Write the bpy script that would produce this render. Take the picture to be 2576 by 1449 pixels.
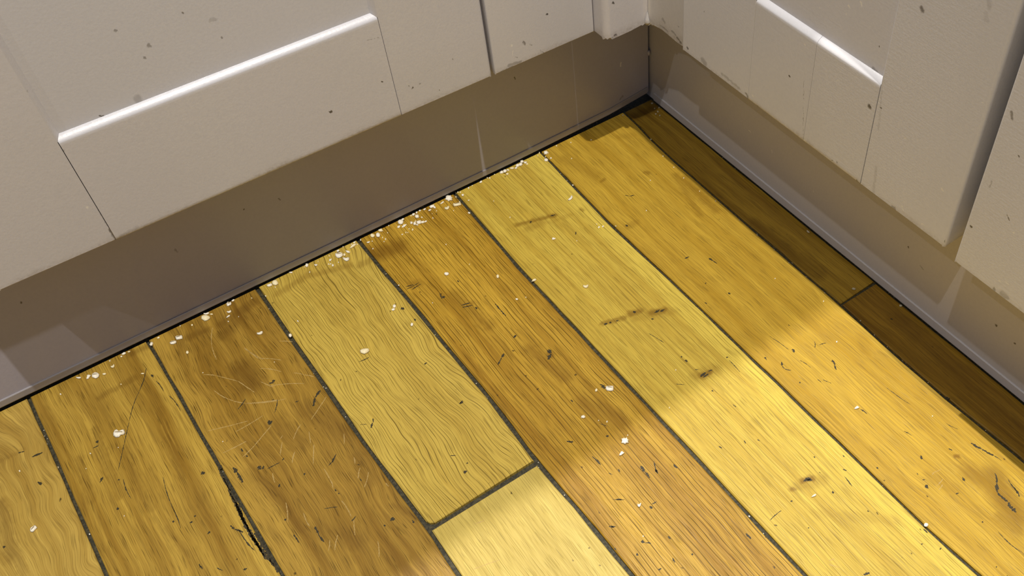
import bpy, math, random
from mathutils import Vector, Euler
for o in list(bpy.data.objects): bpy.data.objects.remove(o)
sc = bpy.context.scene
C = sc.collection

# ------------------------------------------------------------------ camera
W, H = 2576, 1449
CAM = Vector((-0.4777, -0.6342, 0.6080)); ROT = (0.6807, 0.0042, -0.6519)
F, U0, V0 = 2503.1, 1643.17, 853.47
cd = bpy.data.cameras.new('camera'); cam = bpy.data.objects.new('camera', cd); C.objects.link(cam)
cam.location = CAM; cam.rotation_euler = ROT
cd.sensor_width = 36; cd.lens = F / W * 36
cd.shift_x = (W / 2 - U0) / W; cd.shift_y = (V0 - H / 2) / W
cd.clip_start = 0.01; cd.clip_end = 50
sc.camera = cam

# ------------------------------------------------------------------ world, lamps, exposure
world = bpy.data.worlds.new('world'); sc.world = world; world.use_nodes = True
bg = world.node_tree.nodes['Background']
bg.inputs[0].default_value = (0.85, 1.0, 1.28, 1); bg.inputs[1].default_value = 0.13
sc.view_settings.view_transform = 'Standard'; sc.view_settings.look = 'None'
sc.view_settings.exposure = 0.0; sc.view_settings.gamma = 1.0
sc.view_settings.use_curve_mapping = False

def downlight(loc, watts, col, size=0.032):
    """recessed ceiling spot, 2.4 m above the floor"""
    l = bpy.data.lights.new('ceiling_downlight', 'AREA'); l.shape = 'DISK'; l.size = size
    l.energy = watts; l.color = col
    o = bpy.data.objects.new('ceiling_downlight', l); C.objects.link(o); o.location = loc
    return o
WARM = (1.0, 0.95, 0.87)
downlight((-0.075, 0.34, 2.4), 38, WARM)          # over the left-hand run
downlight((-0.075, -0.68, 2.4), 40, WARM)         # over the aisle by the right-hand run
downlight((-1.85, -0.71, 2.4), 8, WARM)
downlight((-1.00, -0.71, 2.4), 15, WARM)          # next row of the ceiling grid

# ------------------------------------------------------------------ helpers
RM = Euler(ROT).to_matrix()
def at(px, py, axis=2, val=0.0):
    """where the line of sight through a photo pixel meets a plane of the room"""
    d = RM @ Vector(((px - U0) / F, -(py - V0) / F, -1.0))
    return CAM + d * ((val - CAM[axis]) / d[axis])

def mesh(name, verts, faces, mat=None, parent=None, smooth=False):
    me = bpy.data.meshes.new(name); me.from_pydata([tuple(v) for v in verts], [], faces)
    me.validate(); me.update()
    import bmesh
    bm = bmesh.new(); bm.from_mesh(me); bmesh.ops.recalc_face_normals(bm, faces=bm.faces); bm.to_mesh(me); bm.free()
    if smooth:
        for p in me.polygons: p.use_smooth = True
    o = bpy.data.objects.new(name, me); C.objects.link(o)
    if mat: me.materials.append(mat)
    if parent: o.parent = parent
    return o
def empty(name, loc=(0, 0, 0)):
    o = bpy.data.objects.new(name, None); C.objects.link(o); o.empty_display_size = 0.05
    return o
def tag(o, label, cat, group=None):
    o['label'] = label; o['category'] = cat
    if group: o['group'] = group
    return o
def box(a, b):
    x0, y0, z0 = a; x1, y1, z1 = b
    v = [(x0,y0,z0),(x1,y0,z0),(x1,y1,z0),(x0,y1,z0),(x0,y0,z1),(x1,y0,z1),(x1,y1,z1),(x0,y1,z1)]
    return v, [(0,3,2,1),(4,5,6,7),(0,1,5,4),(1,2,6,5),(2,3,7,6),(3,0,4,7)]
def prism(profile, fn, t0, t1):
    """sweep a closed 2-D profile: fn(a, b, t) -> point"""
    n = len(profile)
    v = [fn(a, b, t0) for a, b in profile] + [fn(a, b, t1) for a, b in profile]
    f = [(i, (i+1) % n, n + (i+1) % n, n + i) for i in range(n)]
    return v, f + [tuple(range(n-1, -1, -1)), tuple(range(n, 2*n))]
def arc(cx, cy, r, a0, a1, n=5):
    return [(cx + r*math.cos(math.radians(a0+(a1-a0)*i/n)), cy + r*math.sin(math.radians(a0+(a1-a0)*i/n))) for i in range(n+1)]
def shade_auto(o, ang=35):
    me = o.data
    for p in me.polygons: p.use_smooth = True
    try: me.set_sharp_from_angle(angle=math.radians(ang))
    except Exception: pass

# ------------------------------------------------------------------ node helpers
class NT:
    def __init__(self, name):
        self.m = bpy.data.materials.new(name); self.m.use_nodes = True
        self.t = self.m.node_tree; self.t.nodes.clear()
        self.out = self.n('ShaderNodeOutputMaterial'); self.b = self.n('ShaderNodeBsdfPrincipled')
        self.l(self.b.outputs[0], self.out.inputs[0])
    def n(self, typ, **kw):
        x = self.t.nodes.new(typ)
        for k, v in kw.items(): setattr(x, k, v)
        return x
    def l(self, a, b): self.t.links.new(a, b)
    def put(self, sock, v):
        if hasattr(v, 'links') or isinstance(v, bpy.types.NodeSocket): self.l(v, sock)
        else: sock.default_value = v
    def math(self, op, a, b=0.0, c=None, clamp=False):
        x = self.n('ShaderNodeMath', operation=op, use_clamp=clamp)
        self.put(x.inputs[0], a); self.put(x.inputs[1], b)
        if c is not None: self.put(x.inputs[2], c)
        return x.outputs[0]
    def vmath(self, op, a, b):
        x = self.n('ShaderNodeVectorMath', operation=op); self.put(x.inputs[0], a); self.put(x.inputs[1], b); return x.outputs[0]
    def ramp(self, v, lo, hi, a=0.0, b=1.0):
        x = self.n('ShaderNodeMapRange', interpolation_type='SMOOTHSTEP')
        self.put(x.inputs[0], v)
        for i, q in enumerate((lo, hi, a, b)): self.put(x.inputs[1+i], q)
        return x.outputs[0]
    def coords(self, scale=(1, 1, 1), loc=(0, 0, 0), src=None):
        if src is None: src = self.n('ShaderNodeTexCoord').outputs['Object']
        x = self.n('ShaderNodeMapping'); self.l(src, x.inputs[0])
        x.inputs['Scale'].default_value = scale; x.inputs['Location'].default_value = loc
        return x.outputs[0]
    def noise(self, vec, scale=1.0, detail=2.0, rough=0.5):
        x = self.n('ShaderNodeTexNoise'); self.l(vec, x.inputs['Vector'])
        x.inputs['Scale'].default_value = scale; x.inputs['Detail'].default_value = detail; x.inputs['Roughness'].default_value = rough
        return x.outputs[0]
    def mix(self, fac, a, b, mode='MIX'):
        x = self.n('ShaderNodeMix', data_type='RGBA', blend_type=mode)
        self.put(x.inputs[0], fac)
        for s, v in ((x.inputs[6], a), (x.inputs[7], b)):
            if isinstance(v, tuple): s.default_value = (*v, 1)
            else: self.l(v, s)
        return x.outputs[2]
    def bump(self, h, strength=0.2, dist=0.001):
        x = self.n('ShaderNodeBump'); x.inputs['Strength'].default_value = strength; x.inputs['Distance'].default_value = dist
        self.l(h, x.inputs['Height']); self.l(x.outputs[0], self.b.inputs['Normal'])

def marks(T, P, strokes):
    """strokes: short strokes of wear (A, B, radius, softness, amount) in metres, object space -> mask socket"""
    cur = None
    for A, B, r, soft, amp in strokes:
        q = P
        if cur is not None:      # evaluate the strokes one after the other
            x = T.n('ShaderNodeVectorMath', operation='MULTIPLY_ADD'); T.l(cur, x.inputs[0]); x.inputs[1].default_value = (1e-9,)*3; T.l(P, x.inputs[2]); q = x.outputs[0]
        d = Vector(B) - Vector(A); dd = d.dot(d)
        e = T.n('ShaderNodeVectorMath', operation='DISTANCE')
        if dd > (r*.4)**2:
            s = T.vmath('SUBTRACT', q, tuple(A))
            t = T.n('ShaderNodeVectorMath', operation='DOT_PRODUCT'); T.l(s, t.inputs[0]); t.inputs[1].default_value = d/dd
            m = T.math('MULTIPLY', t.outputs['Value'], 1.0, clamp=True)
            k = T.n('ShaderNodeVectorMath', operation='SCALE'); k.inputs[0].default_value = d; T.l(m, k.inputs['Scale'])
            T.l(s, e.inputs[0]); T.l(k.outputs[0], e.inputs[1])
        else:
            T.l(q, e.inputs[0]); e.inputs[1].default_value = (Vector(A)+Vector(B))/2
        v = T.ramp(e.outputs['Value'], r*(1-soft), r*(1+soft), amp, 0.0)
        cur = v if cur is None else T.math('MAXIMUM', v, cur)
    return cur

# ------------------------------------------------------------------ wood
def wood(name, light, dark, seed, stains_shade=(), line=0.0, period=0.0035, wander=3.2, sap=None, wob=0.004, streak=0.6, pore=0.5, rough=0.42):
    T = NT(name); rnd = random.Random(seed)
    obj = T.n('ShaderNodeTexCoord').outputs['Object']
    off = (rnd.uniform(-5, 5), rnd.uniform(-5, 5), 0)
    sx = T.n('ShaderNodeSeparateXYZ'); T.l(obj, sx.inputs[0])
    w1 = T.noise(T.coords((9, 5, 0), off, obj), 1, 2)
    w2 = T.noise(T.coords((45, 26, 0), off, obj), 1, 1)
    warp = T.math('ADD', T.math('MULTIPLY', T.math('SUBTRACT', w1, 0.5), wob*4), T.math('MULTIPLY', T.math('SUBTRACT', w2, 0.5), wob))
    xw = T.math('ADD', sx.outputs[0], warp)
    cv = T.n('ShaderNodeCombineXYZ'); T.l(xw, cv.inputs[0]); T.l(sx.outputs[1], cv.inputs[1])
    g = cv.outputs[0]
    # broad colour streaks, fine fibres, pores
    tone = T.ramp(T.noise(T.coords((85, 3.5, 0), off, g), 1, 2, .6), 0.36, 0.66)
    tone2 = T.ramp(T.noise(T.coords((24, 4, 0), off, g), 1, 2), 0.3, 0.7)
    col = T.mix(T.math('MULTIPLY', T.math('ADD', T.math('MULTIPLY', tone, .65), T.math('MULTIPLY', tone2, .35)), streak), light, dark)
    if sap:      # paler sapwood along one edge of the board
        a_, b_, sg, wd_, am = sap
        dd = T.math('MULTIPLY', T.math('SUBTRACT', T.math('SUBTRACT', xw, a_), T.math('MULTIPLY', sx.outputs[1], b_)), sg)
        dd = T.math('ADD', dd, T.math('MULTIPLY', T.math('SUBTRACT', w2, .5), wd_*.7))
        col = T.mix(T.ramp(dd, wd_*.72, wd_*1.15, am, 0), col, tuple(min(1, c*q) for c, q in zip(light, (1.16, 1.20, 1.25))))
    fib = T.noise(T.coords((1500, 24, 0), off, g), 1, 2, .65)
    col = T.mix(T.ramp(fib, .40, .70, 0, .55), col, tuple(c*.62 for c in dark))
    fib2 = T.noise(T.coords((500, 14, 0), (off[1], off[0], 0), g), 1, 2)
    col = T.mix(T.ramp(fib2, .55, .75, 0, .35), col, tuple(min(1, c*1.25) for c in light))
    po = T.noise(T.coords((2300, 50, 0), (off[0]+3, off[1], 0), g), 1, 1)
    pm = T.ramp(po, .60, .68, 0, pore*1.3)
    col = T.mix(pm, col, tuple(c*.33 for c in dark))
    hgt = T.math('SUBTRACT', fib, pm)
    if line > 0:
        ph = T.math('ADD', T.math('DIVIDE', xw, period), T.math('MULTIPLY', T.noise(T.coords((60, 7, 0), off, g), 1, 2), wander))
        fr = T.math('FRACT', ph)
        ln = T.math('MULTIPLY', T.ramp(T.math('ABSOLUTE', T.math('SUBTRACT', fr, .5)), .03, .11, 1, 0), line)
        br = T.ramp(T.noise(T.coords((260, 28, 0), (off[1], off[0], 0), g), 1, 2), .34, .56)
        ln = T.math('MULTIPLY', ln, br)
        col = T.mix(ln, col, tuple(c*.30 for c in dark)); hgt = T.math('SUBTRACT', hgt, ln)
    jn = T.n('ShaderNodeTexNoise'); T.l(obj, jn.inputs['Vector']); jn.inputs['Scale'].default_value = 260; jn.inputs['Detail'].default_value = 1
    jit = T.vmath('MULTIPLY', T.vmath('SUBTRACT', jn.outputs['Color'], (.5, .5, .5)), (.0042, .0042, 0))
    P = T.vmath('MULTIPLY', T.vmath('ADD', obj, jit), (1, 1, 0))
    if stains_shade: col = T.mix(marks(T, P, stains_shade), col, tuple(c*q for c, q in zip(dark, (.42, .33, .24))))
    # scattered tiny dents
    sp = T.n('ShaderNodeTexVoronoi'); T.l(T.coords((150, 95, 0), off, P), sp.inputs['Vector']); sp.inputs['Scale'].default_value = 1
    wn = T.n('ShaderNodeTexWhiteNoise'); T.l(sp.outputs['Position'], wn.inputs['Vector'])
    dot = T.math('MULTIPLY', T.ramp(sp.outputs['Distance'], .05, .13, 1, 0), T.math('GREATER_THAN', wn.outputs[0], .90))
    col = T.mix(T.math('MULTIPLY', dot, .8), col, (.03, .018, .006))
    T.l(col, T.b.inputs['Base Color'])
    T.l(T.ramp(fib, .3, .8, rough-.06, rough+.12), T.b.inputs['Roughness'])
    T.b.inputs['Specular IOR Level'].default_value = .28
    T.bump(hgt, .25, .0006)
    return T.m

# ------------------------------------------------------------------ paint
def paint(name, col, strokes=(), pale=(), grime=None, rough=0.42, hgrain=0.0, seed=1):
    """satin cupboard paint; grime = (z0, z1) band of dirt on the lower edge"""
    T = NT(name); obj = T.n('ShaderNodeTexCoord').outputs['Object']
    off = (seed*1.7, seed*.9, seed*2.3)
    cl = T.noise(T.coords((7, 7, 7), off, obj), 1, 3)
    c = T.mix(T.ramp(cl, .35, .65, 0, .35), col, tuple(k*q for k, q in zip(col, (.93, .92, .88))))
    f = T.noise(T.coords((430, 430, 430), off, obj), 1, 3)
    c = T.mix(T.ramp(f, .35, .7, 0, .12), c, tuple(k*.75 for k in col))
    jn = T.n('ShaderNodeTexNoise'); T.l(obj, jn.inputs['Vector']); jn.inputs['Scale'].default_value = 320; jn.inputs['Detail'].default_value = 2
    P = T.vmath('ADD', obj, T.vmath('MULTIPLY', T.vmath('SUBTRACT', jn.outputs['Color'], (.5, .5, .5)), (.003, .003, .003)))
    if grime:
        s = T.n('ShaderNodeSeparateXYZ'); T.l(obj, s.inputs[0])
        gn = T.noise(T.coords((26, 26, 40), off, obj), 1, 4, .7); gf = T.noise(T.coords((380, 380, 500), off, obj), 1, 3, .7)
        zz = T.math('ADD', s.outputs[2], T.math('MULTIPLY', T.math('SUBTRACT', gn, .5), -.012))
        gm = T.math('MULTIPLY', T.ramp(zz, grime[0], grime[1], 1, 0), T.ramp(gf, .3, .7, .12, .55))
        c = T.mix(gm, c, (.16, .105, .05))
    if strokes: c = T.mix(marks(T, P, strokes), c, (.035, .026, .018))
    if pale: c = T.mix(marks(T, P, pale), c, (.80, .77, .72))
    T.l(c, T.b.inputs['Base Color'])
    T.l(T.ramp(f, .3, .7, rough-.05, rough+.07), T.b.inputs['Roughness'])
    b = T.noise(T.coords((620, 620, 620), off, obj), 1, 2)
    if hgrain: b = T.math('ADD', b, T.math('MULTIPLY', T.noise(T.coords((90, 30, 900), off, obj), 1, 2), hgrain))
    T.b.inputs['Specular IOR Level'].default_value = .7
    T.bump(b, .10, .0006)
    return T.m
def plain(name, col, rough=.8, noise=0.0, scale=300):
    T = NT(name)
    if noise:
        c = T.mix(T.ramp(T.noise(T.coords((scale,)*3), 1, 3), .35, .7, 0, noise), col, tuple(k*.3 for k in col)); T.l(c, T.b.inputs['Base Color'])
    else: T.b.inputs['Base Color'].default_value = (*col, 1)
    T.b.inputs['Roughness'].default_value = rough
    return T.m

# ================================================================== FLOOR
ZB = -0.014
T = NT('joint_filler')
jc = T.mix(T.ramp(T.noise(T.coords((420, 420, 0)), 1, 3, .7), .4, .66), (.022, .020, .009), (.075, .062, .028))
wd = T.n('ShaderNodeTexVoronoi'); T.l(T.coords((420, 420, 0)), wd.inputs['Vector']); wd.inputs['Scale'].default_value = 1
wn = T.n('ShaderNodeTexWhiteNoise'); T.l(wd.outputs['Position'], wn.inputs['Vector'])
jc = T.mix(T.math('MULTIPLY', T.ramp(wd.outputs['Distance'], .14, .24, 1, 0), T.math('GREATER_THAN', wn.outputs[0], .955)), jc, (.5, .46, .36))
T.l(jc, T.b.inputs['Base Color']); T.b.inputs['Roughness'].default_value = .7
T.bump(T.noise(T.coords((500, 500, 500)), 1, 3), .5, .001)
FILL = T.m
v, f = box((-1.35, -1.35, -0.03), (0.55, 0.55, -0.0022))
floor = mesh('floor', v, f, FILL); floor['kind'] = 'structure'
floor['label'] = 'oak board floor with dark open joints'

JP = {1: [(75,1010),(150,1180),(268,1449)],
 2: [(376,866),(455,1003),(545,1162),(620,1290),(712,1449)],
 3: [(655,736),(690,790),(820,975),(905,1100),(1075,1326),(1155,1449)],
 4: [(903,605),(942,654),(1066,800),(1110,855),(1174,932),(1240,1012),(1301,1095),(1350,1160),(1470,1300),(1592,1449)],
 5: [(1150,492),(1200,550),(1301,668),(1379,752),(1476,856),(1526,910),(1608,996),(1752,1151),(1901,1314),(2028,1449)],
 6: [(1370,390),(1440,465),(1540,568),(1700,716),(1876,886),(2150,1150),(2325,1322),(2467,1449)],
 7: [(1585,292),(1640,352),(1695,402),(1876,560),(2115,765),(2240,880),(2380,1000),(2566,1150)]}
def joint_line(k):
    pts = sorted([(p.y, p.x) for p in (at(*q) for q in JP[k])])
    n = len(pts); my = sum(p[0] for p in pts)/n; mx = sum(p[1] for p in pts)/n
    s = sum((p[0]-my)*(p[1]-mx) for p in pts)/sum((p[0]-my)**2 for p in pts)
    # measured wander in view, the straight trend beyond it
    return [(-1.35, mx+s*(-1.35-my)), (pts[0][0]-.12, mx+s*(pts[0][0]-.12-my))] + pts + [(0.03, mx+s*(.03-my))]
JL = {k: joint_line(k) for k in JP}
def jx(k, y):
    L = JL[k]
    for (y0, x0), (y1, x1) in zip(L, L[1:]):
        if y0 <= y <= y1: return x0 + (x1-x0)*(y-y0)/max(1e-9, y1-y0)
    return L[-1][1] if y > L[-1][0] else L[0][1]
HG = {1: .0013, 2: .0013, 3: .0016, 4: .0017, 5: .0015, 6: .0012, 7: .0014}

def plank(k0, k1, y0, y1, mat, seed, dz=0.0, round0=0.0):
    """one board between joints k0 and k1 (None: next course out of a regular pitch); y0 is the end nearest the camera"""
    rnd = random.Random(seed)
    def xl(y): return (jx(k0, y) + HG[k0]) if k0 in JL else k0 + .0013
    def xr(y): return (jx(k1, y) - HG[k1]) if k1 in JL else k1 - .0013
    n = max(8, int((y1-y0)/.022)); rows = []
    for i in range(n+1):
        y = y0 + (y1-y0)*i/n
        a, b = xl(y) + rnd.uniform(-.0003, .0003), xr(y) + rnd.uniform(-.0003, .0003)
        if round0 and i == 0: a += round0; 
        rows.append((y, a, b))
    if round0:
        y, a, b = rows[0]; rows.insert(1, (y+round0*.35, xl(y)+round0*.35, b)); rows.insert(2, (y+round0, xl(y), b))
    e = .0007; vs = []; fs = []; m = len(rows)
    for i, (y, a, b) in enumerate(rows):
        yi = y + (e if i == 0 else -e if i == m-1 else 0)
        vs += [(a, y, ZB), (a, y, dz-.0006), (a+e, yi, dz), (b-e, yi, dz), (b, y, dz-.0006), (b, y, ZB)]
    for i in range(m-1):
        p = i*6; q = p+6
        for j in range(5): fs.append((p+j, p+j+1, q+j+1, q+j))
        fs.append((p+5, p, q, q+5))
    for p in (0, (m-1)*6): fs.append(tuple(range(p, p+6)))
    return mesh('plank', vs, fs, mat, floor)

# worn strokes seen on the boards: x1, y1, x2, y2, width (photo px)
DARK = [
 (95,1212,104,1220,4),(45,1140,62,1136,2.5),(80,1150,108,1138,4),(8,1374,12,1378,4),
 (259,1200,252,1214,4),(297,1206,301,1208,4),(368,925,350,985,1.6),(350,985,325,1060,1.4),(325,1060,297,1185,1.4),(380,942,386,950,3),(392,958,412,985,1.6),(424,994,455,1035,1.4),
 (248,1108,242,1114,5),(249,1120,234,1128,2.4),(508,1186,512,1194,6),(295,1276,297,1283,4),(480,1312,482,1316,4),(489,1299,487,1301,4),(436,1309,436,1315,3),(524,1338,528,1341,5),(579,1322,590,1332,3),(590,1332,612,1339,3),(502,1418,504,1430,2),(310,1205,330,1255,1.5),(410,1200,440,1290,1.2),
 (430,1270,455,1330,1.2),(500,1420,510,1432,2),(545,1428,560,1436,2),(553,1170,556,1180,5),(622,1430,612,1433,3),
 (548,1172,580,1235,4),(562,1200,610,1295,5),(575,1235,632,1345,4.5),(592,1262,660,1390,5),(606,1300,668,1408,4),(630,1345,690,1425,5),(600,1330,640,1385,2.5),(640,1340,700,1440,5),
 (586,1176,596,1188,6),(596,1188,611,1214,4.5),(651,1172,656,1182,6),(660,1180,664,1172,4),(672,1180,705,1163,1.8),(710,1158,714,1152,3),(674,1060,684,1064,11),(690,1040,698,1005,1.6),(788,1022,793,1000,5),(793,1000,806,982,5),(684,960,692,956,4),(676,964,690,962,3),
 (598,1030,618,1003,2),(742,1012,752,1008,2.2),(764,1195,768,1190,4),(700,1222,705,1222,5),(838,1160,826,1172,2),(846,1142,836,1164,3),(985,1302,990,1310,6),(793,1324,803,1345,4),(800,1345,815,1364,3),(738,1345,752,1366,2.5),(884,1312,895,1298,2),(716,1308,718,1310,5),
 (620,1145,622,1150,3),(606,1128,612,1136,3),(842,1230,846,1236,3),(851,1242,852,1244,3),(1036,1308,1042,1316,2.5),(966,1320,970,1324,2.5),(815,1280,850,1275,1.6),(905,1205,910,1210,2),
 (1010,774,1016,780,5),(1043,806,1046,806,5),(903,911,930,899,1.6),(1068,918,1074,912,4),(1155,1017,1166,1011,3),(1164,1008,1158,1016,2.5),(938,1053,940,1064,3),(938,1064,934,1078,3),(1168,1185,1171,1192,5),(1132,1147,1148,1146,1.4),(906,1069,924,1068,1),(1174,1165,1177,1167,4),
 (1150,705,1155,710,3),(1380,886,1388,884,10),(1386,890,1378,905,6),(1268,889,1262,900,3.5),(1262,900,1253,918,3),(1510,966,1522,978,5),(1293,845,1298,847,6),(1245,764,1258,780,2.6),(1258,780,1273,795,2.6),(1113,750,1118,745,5),(1106,738,1112,752,2.6),
 (1020,722,1042,716,2),(1035,730,1060,714,2),(1022,728,1055,710,1.6),(1160,768,1182,762,3),(1162,774,1190,768,2.5),(1195,772,1200,778,4),(1425,1110,1441,1114,3.2),(1434,1110,1442,1112,3.5),(1436,1006,1441,1011,3),(1526,1095,1529,1100,5),
 (1489,1148,1512,1170,3.2),(1612,1172,1622,1186,5),(1622,1186,1634,1203,4),(1645,1160,1654,1192,2.6),(1648,1180,1656,1191,3.5),(1694,1168,1704,1178,3),(1528,1073,1505,1065,1.2),(1549,1257,1566,1257,2.2),(1540,1256,1572,1257,1),(1636,1279,1640,1274,5),(1640,1268,1652,1262,2),
 (1531,1325,1549,1325,2.6),(1536,1322,1544,1328,2.6),(1612,1362,1622,1365,5),(1622,1365,1638,1367,2.4),(1600,1396,1606,1395,5),(1691,1404,1698,1416,3),(1655,1434,1664,1430,3),(1680,1348,1688,1357,2.2),(1875,1342,1889,1356,3.5),(1740,1395,1742,1396,4),(1546,1378,1550,1384,2.2),(1555,1180,1560,1188,2),(1530,1190,1542,1194,1.2),
 (1385,544,1397,540,3.6),(1334,562,1336,556,3.5),(1448,591,1449,583,3.2),(1660,784,1672,778,4),(1646,787,1660,779,5),(1592,786,1600,784,5),(1520,817,1528,813,4),(1533,813,1538,810,4),(1550,808,1556,806,3),(1640,803,1643,801,5),(1632,838,1650,849,1.4),(1650,849,1670,862,1.6),(1713,896,1716,899,3),(1724,905,1729,911,4.5),
 (1762,948,1776,937,4),(1768,950,1782,940,3),(1780,934,1792,930,2.4),(1748,930,1758,930,2),(1828,900,1830,903,5),(1834,906,1862,936,1.7),(1700,966,1722,968,1.4),(1791,984,1792,985,4),(1843,1017,1852,1024,2),(1872,1108,1876,1116,3),
 (2020,1210,2040,1203,6),(2028,1206,2044,1208,4),(2094,1240,2096,1242,5),(1936,1310,1966,1284,1.6),(1988,1262,1994,1260,2.6),(2124,1198,2144,1224,1.8),(2172,1446,2188,1441,4),(1808,1122,1816,1128,3),(2120,1180,2130,1184,3),(2048,1148,2050,1152,3),(1905,1105,1912,1110,1.5),
 (2182,1284,2186,1288,2.5),(2364,1383,2368,1378,4),(2032,1328,2036,1328,2.5),(2322,1330,2334,1341,2),(2318,1367,2320,1370,3),
 (1571,491,1584,494,2),(1584,494,1597,491,2),(1574,565,1580,570,5),(1722,651,1734,645,2.6),(1783,649,1794,656,4),(1794,656,1804,663,2.4),(1774,714,1776,711,3),(1832,736,1838,740,3),(1772,760,1780,765,2),(1750,768,1752,771,3),
 (1994,878,1998,887,6),(1966,910,1967,920,3.5),(1967,920,1974,928,2.4),(1974,928,1990,932,1.8),(1924,898,1929,906,3),(2049,859,2050,875,1.4),(2060,868,2078,863,1.8),(2093,905,2100,918,5),(2098,918,2104,931,2.5),(2056,954,2066,962,1.6),(2070,955,2092,964,1.2),(2010,963,2014,962,4),(2164,1029,2182,1042,2.6),
 (2274,1084,2294,1096,1.8),(2317,1146,2318,1156,5),(2386,1128,2396,1133,2.5),(2442,1114,2470,1130,4.5),(2470,1130,2500,1146,4.5),(2500,1146,2520,1160,1.6),(2328,1220,2335,1229,6),(2320,1207,2328,1207,2),(2421,1207,2427,1205,6),(2404,1243,2412,1240,2),
 (2503,1190,2508,1215,4),(2508,1215,2508,1238,5),(2508,1238,2536,1264,5),(2536,1264,2546,1280,6),(2546,1280,2556,1290,8),(2535,1205,2560,1240,2),(2550,1225,2565,1250,3),(2510,1337,2570,1390,1.6),(2470,1312,2474,1314,3),(2306,1190,2310,1195,1.6),(1935,845,1985,880,1),(2012,906,2040,925,1.2),
 (2120,1145,2124,1150,2.5),(2206,1178,2208,1180,4),(2505,1425,2508,1427,3),(2380,1065,2410,1080,1.2),(2230,975,2290,1018,1.2),
 (2380,998,2390,1003,6),(2240,800,2246,803,4)]
LIGHT = [(655,927,708,935),(677,971,766,965),(617,1015,721,1003),(738,938,765,943),(765,943,793,949),(614,874,650,902),(650,902,708,906),(641,1120,683,1070),(610,1150,641,1120),(782,1056,821,998),(738,1106,757,1067),(705,1147,710,1112),(702,858,738,860),
 (511,943,545,945),(545,945,599,959),(599,959,640,987),(538,982,588,1009),(588,1009,615,1015),(615,1015,698,1006),(535,824,533,871),(533,871,545,905),(615,877,662,904),(522,1084,624,1059),(593,1086,662,1045),(560,1140,620,1110),
 (777,1085,782,1115),(790,1118,788,1168),(815,1179,830,1205),(830,1205,838,1228),(859,1259,884,1300),(763,1289,779,1325),(890,1308,893,1347),(829,1358,826,1386),(950,1361,953,1402),(901,1204,906,1176),(916,1226,927,1187),(719,1264,724,1314),(735,1165,742,1135),(865,1090,866,1118),(890,1150,893,1168),(970,1215,978,1224),
 (686,1190,692,1215),(850,1345,842,1385),(1192,1432,1258,1408),(1193,1318,1220,1309),(655,960,690,975),(704,1105,711,1095),
 (2345,1195,2350,1188),(2350,1188,2368,1180),(2358,1222,2372,1205),(2362,1232,2372,1218),(2085,1410,2100,1405),(2085,1420,2112,1428)]
STAIN_SHADE = [ # broad brown patches, knots, painted shade by the corner: x1,y1,x2,y2,width,amount
 (935,640,1000,622,46,.60),(1140,740,1230,820,26,.35),(1330,880,1420,950,26,.40),(1470,1010,1560,1060,34,.35),(1040,715,1050,712,22,.4),(1165,766,1185,764,16,.4),(1385,893,1382,897,16,.5),
 (610,930,628,965,50,.55),(780,1030,860,1090,44,.35),(700,1070,760,1110,40,.35),(560,845,600,800,30,.35),(640,760,560,815,26,.45),(470,850,520,830,18,.4),(900,1150,930,1210,26,.3),(800,1330,900,1360,30,.25),(630,1180,760,1330,20,.25),
 (760,700,880,668,16,.35),(700,740,780,690,16,.35),(905,668,940,650,18,.35),(990,1270,1060,1305,12,.25),
 (1300,566,1395,542,13,.65),(1330,574,1360,562,22,.35),(1515,815,1570,800,11,.6),(1585,790,1610,783,15,.7),(1640,788,1672,780,18,.75),(1600,800,1690,785,20,.25),(1765,945,1785,936,17,.8),(1750,945,1800,930,24,.3),(2018,1210,2042,1204,14,.8),(1992,1231,1998,1230,11,.7),(2005,1225,2070,1205,22,.3),
 (1462,526,1466,529,11,.55),(1515,455,1520,452,11,.5),(1625,433,1630,436,11,.5),(1380,560,1440,540,12,.2),
 (1560,345,1590,340,20,.2),(1420,400,1500,440,30,.25),(1580,570,1600,560,16,.3),  # first patch paints in the post's shadow on the floor
 (2404,1146,2410,1148,8,.7),(2440,1190,2530,1230,40,.45),(2500,1200,2550,1300,50,.55),(2520,1300,2560,1330,30,.5),(2400,1230,2340,1200,26,.22),(2180,880,2170,850,26,.18),(2060,1290,2250,1310,20,.18),
 (250,1000,340,950,14,.35),(330,890,372,870,16,.4),(240,1080,300,1250,14,.3),(310,1130,380,1280,14,.28),(400,1030,460,1200,12,.25),(200,1150,230,1260,14,.25),(420,1330,520,1449,14,.2),
 (0,1270,30,1400,26,.45),(20,1330,60,1449,16,.35),(0,1160,60,1130,10,.2),
 (1700,440,1760,540,16,.3),(1900,560,2060,690,30,.4),(1720,450,1800,530,20,.4),(2250,800,2576,1090,30,.3),(1600,290,1640,275,30,.5)]  # last patch paints in the shade over the board end at the corner
COLS = [(None, 1), (1, 2), (2, 3), (3, 4), (4, 5), (5, 6), (6, 7), (7, None)]
def col_of(p):
    for i in range(1, 8):
        if p.x < jx(i, p.y): return i-1
    return 7
def strokes_for(lst, amp, wscale=1.0, soft=.5):
    out = {i: [] for i in range(8)}
    for s in lst:
        A, B = at(s[0], s[1]), at(s[2], s[3])
        mp = (at((s[0]+s[2])/2, (s[1]+s[3])/2))
        wd = (s[4] if len(s) > 4 else 2.2)*.00033/2*wscale
        a = s[5] if len(s) > 5 else amp
        out[col_of(mp)].append(((A.x, A.y, 0), (B.x, B.y, 0), max(wd, .00028), soft, a))
    return out
SD = strokes_for(DARK, .95, 1.35, .45); SL = strokes_for(LIGHT, .75, 1.0, .6); SS = strokes_for(STAIN_SHADE, .4, 1.15, .8)
yE = at(1352, 1162).y; yS = at(2115, 765).y
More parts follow.
